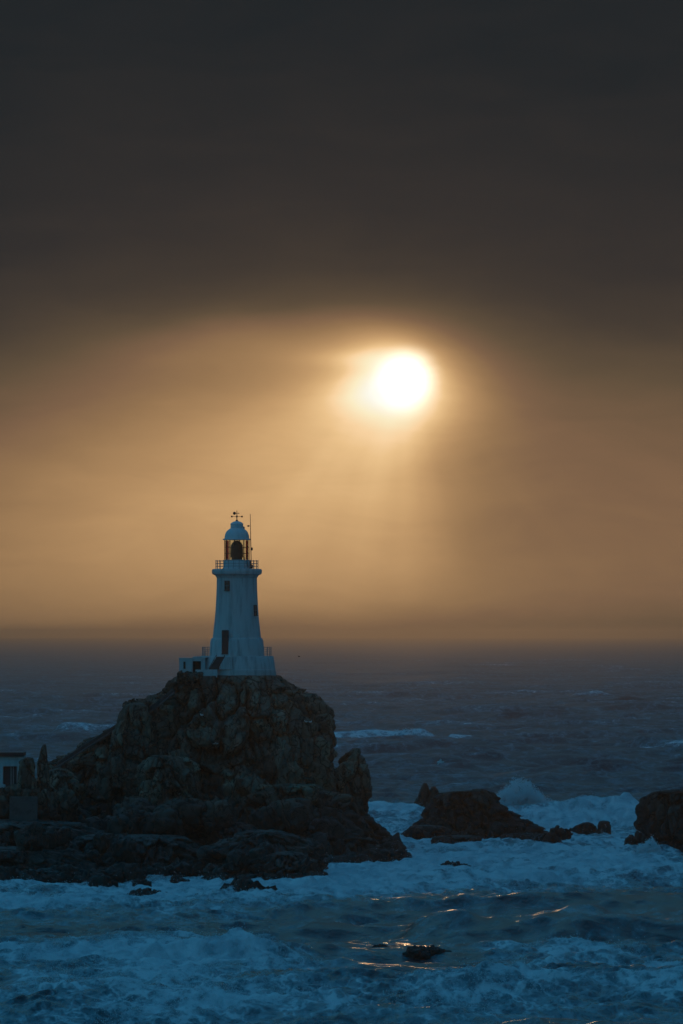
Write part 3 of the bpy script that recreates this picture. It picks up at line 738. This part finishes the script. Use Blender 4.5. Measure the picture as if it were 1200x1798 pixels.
# ------------------------------------------------------------------ gulls
def gull_fly(loc, span, rz, bank, label, m1, m2):
    e = empty('seagull', loc, label, 'seagull'); e.rotation_euler = (0, bank, rz)
    MB().ball((0, 0, 0), 0.16*span, (1.0, 2.3, .8), 10).ball((0, .42*span, .03), 0.08*span, n=8).build('body', m1, e, True)
    MB().tube((0, .48*span, .03), (0, .58*span, .01), .025*span, .006*span).build('beak', M['beak'], e)
    for s in (-1, 1):
        mb = MB(); prev = None
        pts = [(0.05, .10, -.16, .02), (.25, .15, -.08, .12), (.42, .04, -.12, .09), (.54, -.12, -.16, .02)]
        rows = []
        for x, y1, y0, z in pts:
            rows.append([mb.bm.verts.new((s*x*span, y*span, (z+t)*span)) for y, t in ((y1, 0.008), (y0, 0.008), (y0, -.008), (y1, -.008))])
        for A, B in zip(rows, rows[1:]):
            for i in range(4): mb.bm.faces.new((A[i], A[(i+1) % 4], B[(i+1) % 4], B[i]))
        mb.bm.faces.new(rows[0]); mb.bm.faces.new(rows[-1])
        mb.build('wing', m2, e, True)
    return e
gull_fly(at(525.5, 1152.5, 1100), 0.95, R(30), R(10), 'tiny dark seabird flying low over the sea right of the lighthouse', M['dark'], M['dark'])
gull_fly(at(773, 1338, 560), 1.0, R(-70), R(-38), 'white gull gliding over the sea above the narrow split rock', M['gull'], M['gull'])
# ------------------------------------------------------------------ (perched gulls are placed after the rocks, by ray)
bpy.context.view_layer.update()
dg = bpy.context.evaluated_depsgraph_get()
def perched(px, py, rz, label):
    o0 = Vector((0, 0, CAM_Z)); d = (at(px, py, 600)-o0).normalized()
    hit, loc, nrm, *_ = scene.ray_cast(dg, o0, d)
    if not hit: return
    e = empty('seagull', loc+Vector((0, -0.12, 0.02)), label, 'seagull', 'gulls perched on the crag'); e.rotation_euler = (0, 0, rz)
    e.scale = (.7,)*3
    MB().ball((0, 0, .26), .14, (1, 2.0, .9), 10).ball((0, .25, .42), .075, n=8).tube((0, .15, .3), (0, .25, .42), .07, .05).build('body', M['gull'], e, True)
    MB().tube((0, .31, .42), (0, .40, .40), .022, .006).build('beak', M['beak'], e)
    for s in (-1, 1):
        MB().ball((s*.10, -.06, .27), .10, (.45, 2.5, .7), 8).build('wing', M['gull_grey'], e, True)
        MB().tube((s*.04, 0, 0), (s*.04, 0, .16), .012).build('leg', M['beak'], e)
perched(355, 1258.5, R(80), 'white gull perched highest of the pair on the left of the crag face')
perched(376, 1308.5, R(-80), 'white gull perched mid-height on the crag face, left one of two close together')
perched(381, 1308.5, R(60), 'white gull perched mid-height on the crag face, right one of two close together')
perched(314.5, 1396.5, R(100), 'white gull perched lowest of all on the crag face')
perched(538, 1270, R(70), 'white gull perched on the upper right of the crag, left one of a pair')
perched(545, 1270.5, R(-100), 'white gull perched on the upper right of the crag, right one of a pair')

# ------------------------------------------------------------------ sea
def rows_Y():
    ys = [-400.0]; 
    while ys[-1] < 30000:
        y = ys[-1]
        if y < 250: st = 25 if y < 150 else 6
        elif y < 335: st = 1.2
        elif y < 900: st = y/1150.0
        elif y < 2500: st = y/750.0
        else: st = y/260.0
        ys.append(y+st)
    return np.array(ys)
YS = rows_Y()
inner = np.linspace(-0.080, 0.080, 460)
outer = 0.082+np.cumsum(0.0006*1.16**np.arange(42))
outer = outer[outer < 2.0]
US = np.concatenate([-outer[::-1], inner, outer])
half = np.maximum(np.abs(YS), 300.0)
GX = US[None, :]*half[:, None]; GY = np.repeat(YS[:, None], len(US), 1)
x = GX.ravel(); y = GY.ravel()
cellr = np.repeat(np.gradient(YS)[:, None], len(US), 1).ravel()
cellc = (np.gradient(US)[None, :]*half[:, None]).ravel()
cellm = np.maximum(cellr, cellc)
p2 = np.stack([x, y, np.zeros_like(x)], 1)
H = np.zeros_like(x); DX = np.zeros_like(x); DY = np.zeros_like(x)
rg = np.random.RandomState(5)
NW = 64
p2 = np.stack([x, y, np.zeros_like(x)], 1)
calm = (1-0.6*np.exp(-(((x+25)/55)**4+((y-600)/110)**4)))*np.interp(y, [0, 420, 620, 900, 30000], [0.75, 0.8, 0.75, 1.0, 1.0])
for k in range(NW):
    lam = 110*(2.2/110)**(k/(NW-1.0))*rg.uniform(.9, 1.1)
    sp = 0.35+0.55*(1-min(1, lam/60))
    th = rg.normal(0, sp)-PI/2+0.12              # travelling toward the camera
    kx, ky = math.cos(th)*2*PI/lam, math.sin(th)*2*PI/lam
    A = 0.0078*lam**0.86*(1+0.55/(1+(lam/14)**2))
    fade = np.clip((lam-2.5*cellm)/(2.0*cellm), 0, 1)
    ph = kx*x+ky*y+rg.uniform(0, 6.28)
    s_, c_ = np.sin(ph), np.cos(ph)
    cm = calm*(1-np.clip((lam-20)/20, 0, 1)*0.55*(y < 700)) if lam > 20 else np.sqrt(calm)
    H += A*c_*fade*cm
    DX -= 0.9*A*math.cos(th)*s_*fade*cm; DY -= 0.9*A*math.sin(th)*s_*fade*cm
big = vnoise(p2/np.array([60, 110, 1.])+3, 9)
H *= 0.9+0.35*big
mid = fbm(p2/np.array([9., 7., 1.]), 4, 33)
det = fbm(p2/np.array([2.2, 1.6, 1.]), 3, 44)*np.clip(1.5-cellm, 0, 1)

foam = np.zeros_like(x)
PX = 600+F*x/np.maximum(y, 50); PY = HOR+F*CAM_Z/np.maximum(y, 50)     # where the flat surface would be seen
front_ = y > 200
def blob(cx, cy, rx, ry, wgt, pw=2.0):
    d = np.abs((PX-cx)/rx)**pw+np.abs((PY-cy)/ry)**pw
    return wgt*np.exp(-d)*front_
# broad foam fields of the surf zone
foam += blob(900, 1490, 330, 50, 0.9, 4)
foam += blob(780, 1545, 460, 42, 0.7, 4)
foam += blob(690, 1450, 60, 22, 0.5)
foam += blob(250, 1570, 420, 32, 0.8, 4)
foam += blob(620, 1550, 120, 30, 0.5)
foam += blob(200, 1610, 480, 34, 0.42, 4)
foam += blob(300, 1690, 440, 36, 0.62, 4)
foam += blob(1040, 1690, 280, 34, 0.62, 4)
foam += blob(700, 1758, 760, 36, 0.6, 4)
foam += blob(100, 1790, 500, 40, 0.3, 4)
foam -= blob(1030, 1625, 320, 26, 0.8, 4)
foam -= blob(700, 1650, 170, 40, 1.2, 2)
foam -= blob(740, 1706, 120, 20, 1.0, 2)
# ridges: big waves at given places (row of the crest on the flat sea, span of columns)
ridges = []
def ridge(py0, xa, xb, h, wf, wb, fcrest=0.0, ffront=0.0, tilt=0.0, wob=6.0, sd=0, rag=0.35):
    global H, foam
    Y0 = sea_Y(py0)
    xa_, xb_ = px2x(xa, Y0), px2x(xb, Y0); cx = (xa_+xb_)/2; hw = (xb_-xa_)/2
    yc = Y0+tilt*(x-cx)+wob*vnoise(np.stack([x/22., np.zeros_like(x), np.full_like(x, sd*3.1)], 1), sd)
    t = y-yc
    env = np.clip(1.15-np.abs((x-cx)/hw)**3, 0, 1)
    env = env*env*(3-2*env)
    env *= 0.8+rag*vnoise(np.stack([x/7., y*0, x*0+sd], 1), sd+5)
    prof_ = np.where(t < 0, np.exp(-(t/wf)**2), np.exp(-(t/wb)**2))
    H += h*prof_*env
    foam += fcrest*np.exp(-(t/(wf*0.45))**2)*env
    foam += ffront*np.exp(-((t+wf*1.1)/(wf*1.1))**2)*env
# the big smooth swell on the right
ridge(1640, 690, 1560, 3.0, 6.5, 18, 0.25, -0.6, tilt=0.05, wob=5, sd=1)
ridge(1625, 150, 640, 0.6, 8, 16, 0.15, 0.0, tilt=-0.05, sd=2)
ridge(1690, -150, 560, 1.5, 4.0, 14, 0.5, 0.45, tilt=0.02, wob=4, sd=3)
ridge(1745, 380, 1400, 1.0, 3.5, 10, 0.4, 0.4, tilt=-0.03, wob=5, sd=4)
ridge(1770, -100, 700, 0.9, 4, 10, 0.3, 0.1, wob=5, sd=5)
ridge(1668, 800, 1350, 0.8, 4, 10, 0.3, 0.2, wob=4, sd=6)
ridge(1545, 560, 1300, 0.7, 4, 9, 0.2, 0.0, wob=5, sd=7)
ridge(1520, 700, 1200, 0.6, 4, 9, 0.2, 0.1, wob=5, sd=8)
# surf behind the rocks on the right
ridge(1452, 820, 1160, 3.2, 5, 14, 0.9, 0.9, tilt=0.05, wob=5, sd=9)
ridge(1440, 620, 760, 1.2, 5, 14, 0.9, 0.6, wob=4, sd=10)
# breakers farther out
ridge(1300, 555, 768, 3.6, 5, 40, 1.5, 1.1, wob=9, tilt=-0.06, sd=11, rag=0.12)
ridge(1301, 785, 832, 1.3, 8, 26, 0.9, 0.3, sd=12)
ridge(1316, 1110, 1260, 2.0, 9, 40, 0.8, 0.2, tilt=-0.1, sd=13)
ridge(1268, 1092, 1122, 1.6, 12, 40, 0.9, 0.1, sd=14)
ridge(1271, 1150, 1215, 1.6, 12, 40, 0.9, 0.1, sd=15)
ridge(1264, -20, 75, 2.0, 14, 45, 0.7, 0.2, sd=16)
ridge(1290, 90, 235, 2.2, 12, 45, 0.7, 0.3, tilt=0.1, sd=17)
ridge(1262, 850, 900, 1.6, 14, 45, 0.6, 0.0, sd=18)
ridge(1236, 690, 800, 1.8, 20, 60, 0.5, 0.1, sd=19)
ridge(1225, 1000, 1070, 1.8, 20, 60, 0.5, 0.0, sd=20)
ridge(1342, -60, 120, 1.4, 7, 26, 0.4, 0.3, sd=21)
for k, (pp, amp_) in enumerate([(1206, 1.6), (1222, 1.6), (1241, 1.8), (1262, 1.8), (1284, 1.8), (1313, 1.6), (1345, 1.6), (1382, 1.3)]):
    ridge(pp, -400+rg.uniform(-200, 300), 1500+rg.uniform(-200, 300), amp_*0.6, 16, 40, 0.0, 0.0, tilt=rg.uniform(-.15, .15), wob=18, sd=30+k)
near = np.clip((1250-y)/400, 0, 1)*front_
turb = np.clip(foam, 0, 1)
# whitecaps on steep crests
slope = H/np.maximum(0.4, np.abs(H).mean())
H += 0.10*det*(0.5+turb)*near+0.22*mid*(0.35+turb)*near
lump = np.abs(fbm(p2/np.array([1.5, 1.3, 1.]), 3, 71))*np.clip(1.3-cellm, 0, 1)
H += 0.45*turb*lump*near
wc = np.clip((H+0.35*mid-1.05)/0.9, 0, 1)*np.clip((y-640)/200, 0, 1)*np.clip(fbm(p2/np.array([40., 60., 1.]), 2, 91)+0.05, 0, 1)
foam += wc*0.55
foam += 0.40*near*np.clip(fbm(p2/np.array([10., 20., 1.]), 4, 55), -1, 1)*(y < 800)*np.clip(foam*3, 0.3, 1)
foam += np.where((y < 335), 0.5, 0.0)
Vs = np.stack([x+DX, y+DY, H], 1)
Qs = grid_faces(len(YS), len(US))
sea_me = mesh_np('sea', Vs, Qs)
at_ = sea_me.attributes.new('foam', 'FLOAT', 'POINT'); at_.data.foreach_set('value', np.clip(foam, 0, 1.6).astype(np.float32))

m, n, b, o = mat_new('sea_water')
g = n.node('ShaderNodeNewGeometry'); fa = n.node('ShaderNodeAttribute', attribute_name='foam')
pos = g.outputs['Position']
sp_ = n.node('ShaderNodeSeparateXYZ'); n.link(pos, sp_.inputs[0])
mp = n.node('ShaderNodeMapping'); mp.inputs['Scale'].default_value = (0.8, 0.45, 1.0); n.link(pos, mp.inputs['Vector'])
n1 = n.noise(mp.outputs[0], 0.55, 8, 0.62, dist=0.8)
n2 = n.noise(mp.outputs[0], 0.12, 4, 0.5, dist=0.4)
n3 = n.noise(mp.outputs[0], 3.2, 4, 0.6)
nn = n.add(n.mul(n1, 0.6), n.mul(n2, 0.25), n.mul(n3, 0.15))
lv = n.node('ShaderNodeTexVoronoi', feature='DISTANCE_TO_EDGE'); lv.inputs['Scale'].default_value = 0.55
ld = n.node('ShaderNodeTexNoise'); n.link(mp.outputs[0], ld.inputs['Vector']); ld.inputs['Scale'].default_value = 0.7; ld.inputs['Detail'].default_value = 5
lm = n.node('ShaderNodeVectorMath', operation='MULTIPLY_ADD'); n.link(ld.outputs['Color'], lm.inputs[0]); lm.inputs[1].default_value = (4.0,)*3; n.link(mp.outputs[0], lm.inputs[2])
n.link(lm.outputs[0], lv.inputs['Vector'])
lace = n.ss(lv.outputs['Distance'], 0.16, 0.0)      # strings of foam round open patches
cov = n.sub(n.add(fa.outputs['Fac'], n.mul(n.sub(lace, 0.45), n.mul(n.ss(fa.outputs['Fac'], 0.05, 0.4), 0.38))), n.mul(n.sub(nn, 0.5), 4.2))
fmask = n.ss(cov, 0.42, 1.05)
thin = n.ss(cov, -0.25, 0.70)
water = n.mix(thin, (0.004, 0.030, 0.038), (0.15, 0.27, 0.30))
foamc = n.mix(n.ss(n1, 0.35, 0.65), (0.80, 0.82, 0.82), (0.46, 0.54, 0.57))
n.link(n.mix(fmask, water, foamc), b.inputs['Base Color'])
far = n.ss(sp_.outputs[1], 480, 900)      # ripples too fine for the mesh far off: roughness instead
n.link(n.add(0.13, n.mul(fmask, 0.6), n.mul(thin, 0.22), n.mul(far, 0.36)), b.inputs['Roughness'])
b.inputs['IOR'].default_value = 1.333
n.link(n.add(0.5, n.mul(fmask, -0.4)), b.inputs['Specular IOR Level'])
bp = n.node('ShaderNodeBump'); bp.inputs['Strength'].default_value = 0.55; bp.inputs['Distance'].default_value = 0.22
rip = n.noise(pos, 1.6, 5, 0.6)
mp2 = n.node('ShaderNodeMapping'); mp2.inputs['Scale'].default_value = (0.5, 1.0, 1.0); n.link(pos, mp2.inputs['Vector'])
chop = n.mul(n.noise(mp2.outputs[0], 0.16, 5, 0.62), n.mul(n.ss(sp_.outputs[1], 700, 1600), 2.5))     # wind chop on the open sea
mp3 = n.node('ShaderNodeMapping'); mp3.inputs['Scale'].default_value = (1.0, 0.45, 1.0); n.link(pos, mp3.inputs['Vector'])
rp2 = n.noise(mp3.outputs[0], 4.5, 5, 0.65, dist=0.5)
n.link(n.add(n.mul(rip, 1.3), n.mul(rp2, 0.55), chop, n.mul(fmask, n.mul(n.noise(pos, 3.5, 5, 0.65), 0.9))), bp.inputs['Height'])
n.link(bp.outputs[0], b.inputs['Normal'])
sea = link_mesh('sea', sea_me, m); tag(sea, kind='structure')

# ------------------------------------------------------------------ spray
m, n, b, o = mat_new('spray_droplets')
b.inputs['Base Color'].default_value = (0.72, 0.76, 0.78, 1); b.inputs['Roughness'].default_value = 0.9
M['spray'] = m
TET = np.array([(0, 0, 1), (0.94, 0, -.33), (-.47, .82, -.33), (-.47, -.82, -.33)])
TF = np.array([(0, 1, 2), (0, 2, 3), (0, 3, 1), (1, 3, 2)])
def spray(name, pts, rad, label=None):
    k = len(pts)
    th = rg.uniform(0, 6.28, k); c_, s_ = np.cos(th), np.sin(th)
    T = TET[None]*rad[:, None, None]
    T2 = T.copy(); T2[..., 0] = T[..., 0]*c_[:, None]-T[..., 1]*s_[:, None]; T2[..., 1] = T[..., 0]*s_[:, None]+T[..., 1]*c_[:, None]
    V = (pts[:, None, :]+T2).reshape(-1, 3)
    Q = (TF[None]+4*np.arange(k)[:, None, None]).reshape(-1, 3)
    o = link_mesh(name, mesh_np(name, V, Q, False), M['spray'])
    return tag(o, label, kind='stuff')
def plume(n_, px0, px1, tops, Y0, Y1, pbase, jitter=0.35):
    """droplets from the water up to a ragged top line: tops = [(px, py)...]"""
    px = rg.uniform(px0, px1, n_); Y = rg.uniform(Y0, Y1, n_)
    tx = [t[0] for t in tops]; ty = [t[1] for t in tops]
    top = np.interp(px, tx, ty)
    rag = vnoise(np.stack([px/9., Y/2., px*0], 1), 5)*7+vnoise(np.stack([px/3., Y/1.5, px*0], 1), 6)*4
    u = rg.beta(1.1, 1.5, n_)
    esc = rg.rand(n_)**6*10*rg.rand(n_)
    py = pbase+(top+rag*0.8-pbase)*u-esc
    xx = (px-600)*Y/F; z = CAM_Z-(py-HOR)*Y/F
    pts = np.stack([xx, Y, z], 1)+rg.normal(0, .08, (n_, 3))
    dn = fbm(pts/np.array([0.9, 1.2, 0.9]), 4, 77)+0.75-0.70*u
    keep = dn > rg.rand(n_)*0.5
    pts, u = pts[keep], u[keep]; n_ = len(pts)
    rad = 0.045+0.11*(1-u)*rg.rand(n_)+0.04*rg.rand(n_)
    return pts, rad
a1, r1 = plume(150000, 862, 1005, [(862, 1405), (875, 1396), (888, 1380), (900, 1370), (915, 1366), (930, 1372), (945, 1388), (960, 1406), (985, 1414), (1005, 1420)], 712, 722, 1448)
a2, r2 = plume(36000, 985, 1140, [(985, 1420), (1010, 1416), (1040, 1410), (1060, 1412), (1080, 1422), (1110, 1421), (1140, 1424)], 715, 724, 1440)
a3, r3 = plume(5000, 1120, 1160, [(1120, 1486), (1135, 1478), (1146, 1466), (1160, 1490)], 609, 612, 1505)
a4, r4 = plume(16000, 588, 752, [(588, 1297), (620, 1289), (650, 1291), (680, 1293), (700, 1284), (715, 1283), (745, 1286), (752, 1294)], sea_Y(1301.5), sea_Y(1299.5), 1302)
spray('sea_spray', np.concatenate([a1, a2]), np.concatenate([r1, r2]))
spray('sea_spray', a3, r3)
spray('sea_spray', a4, r4*2.0)

# droplets torn off the breaking crests
gy, gx = np.gradient(H.reshape(len(YS), -1))
gy = (gy/np.gradient(YS)[:, None]).ravel()
sel = np.where((foam > 0.62) & (gy > 0.10) & (np.abs(x/np.maximum(y, 1)) < 0.08) & (y > 335) & (y < 830))[0]
k = rg.choice(sel, 60000)
pts = Vs[k]+np.stack([rg.normal(0, .15, len(k)), rg.normal(0, .3, len(k)), rg.exponential(0.16, len(k))*(0.3+vnoise(Vs[k]/1.5, 8)**2*3)], 1)
spray('sea_spray', pts, 0.02+0.04*rg.rand(len(k)))

# ------------------------------------------------------------------ haze
hz = MB().box((0, 14000, 19.5), (70000, 36000, 55)).build('haze', None); tag(hz, kind='stuff')
hm = bpy.data.materials.new('haze'); hm.use_nodes = True; hm.node_tree.nodes.clear()
hn = N(hm.node_tree); vo = hn.node('ShaderNodeVolumePrincipled'); ho_ = hn.node('ShaderNodeOutputMaterial')
vo.inputs['Color'].default_value = (0.93, 0.77, 0.58, 1); vo.inputs['Density'].default_value = 0.000095; vo.inputs['Anisotropy'].default_value = 0.91
hn.link(vo.outputs[0], ho_.inputs['Volume']); hz.data.materials.append(hm)
hm.cycles.homogeneous_volume = True
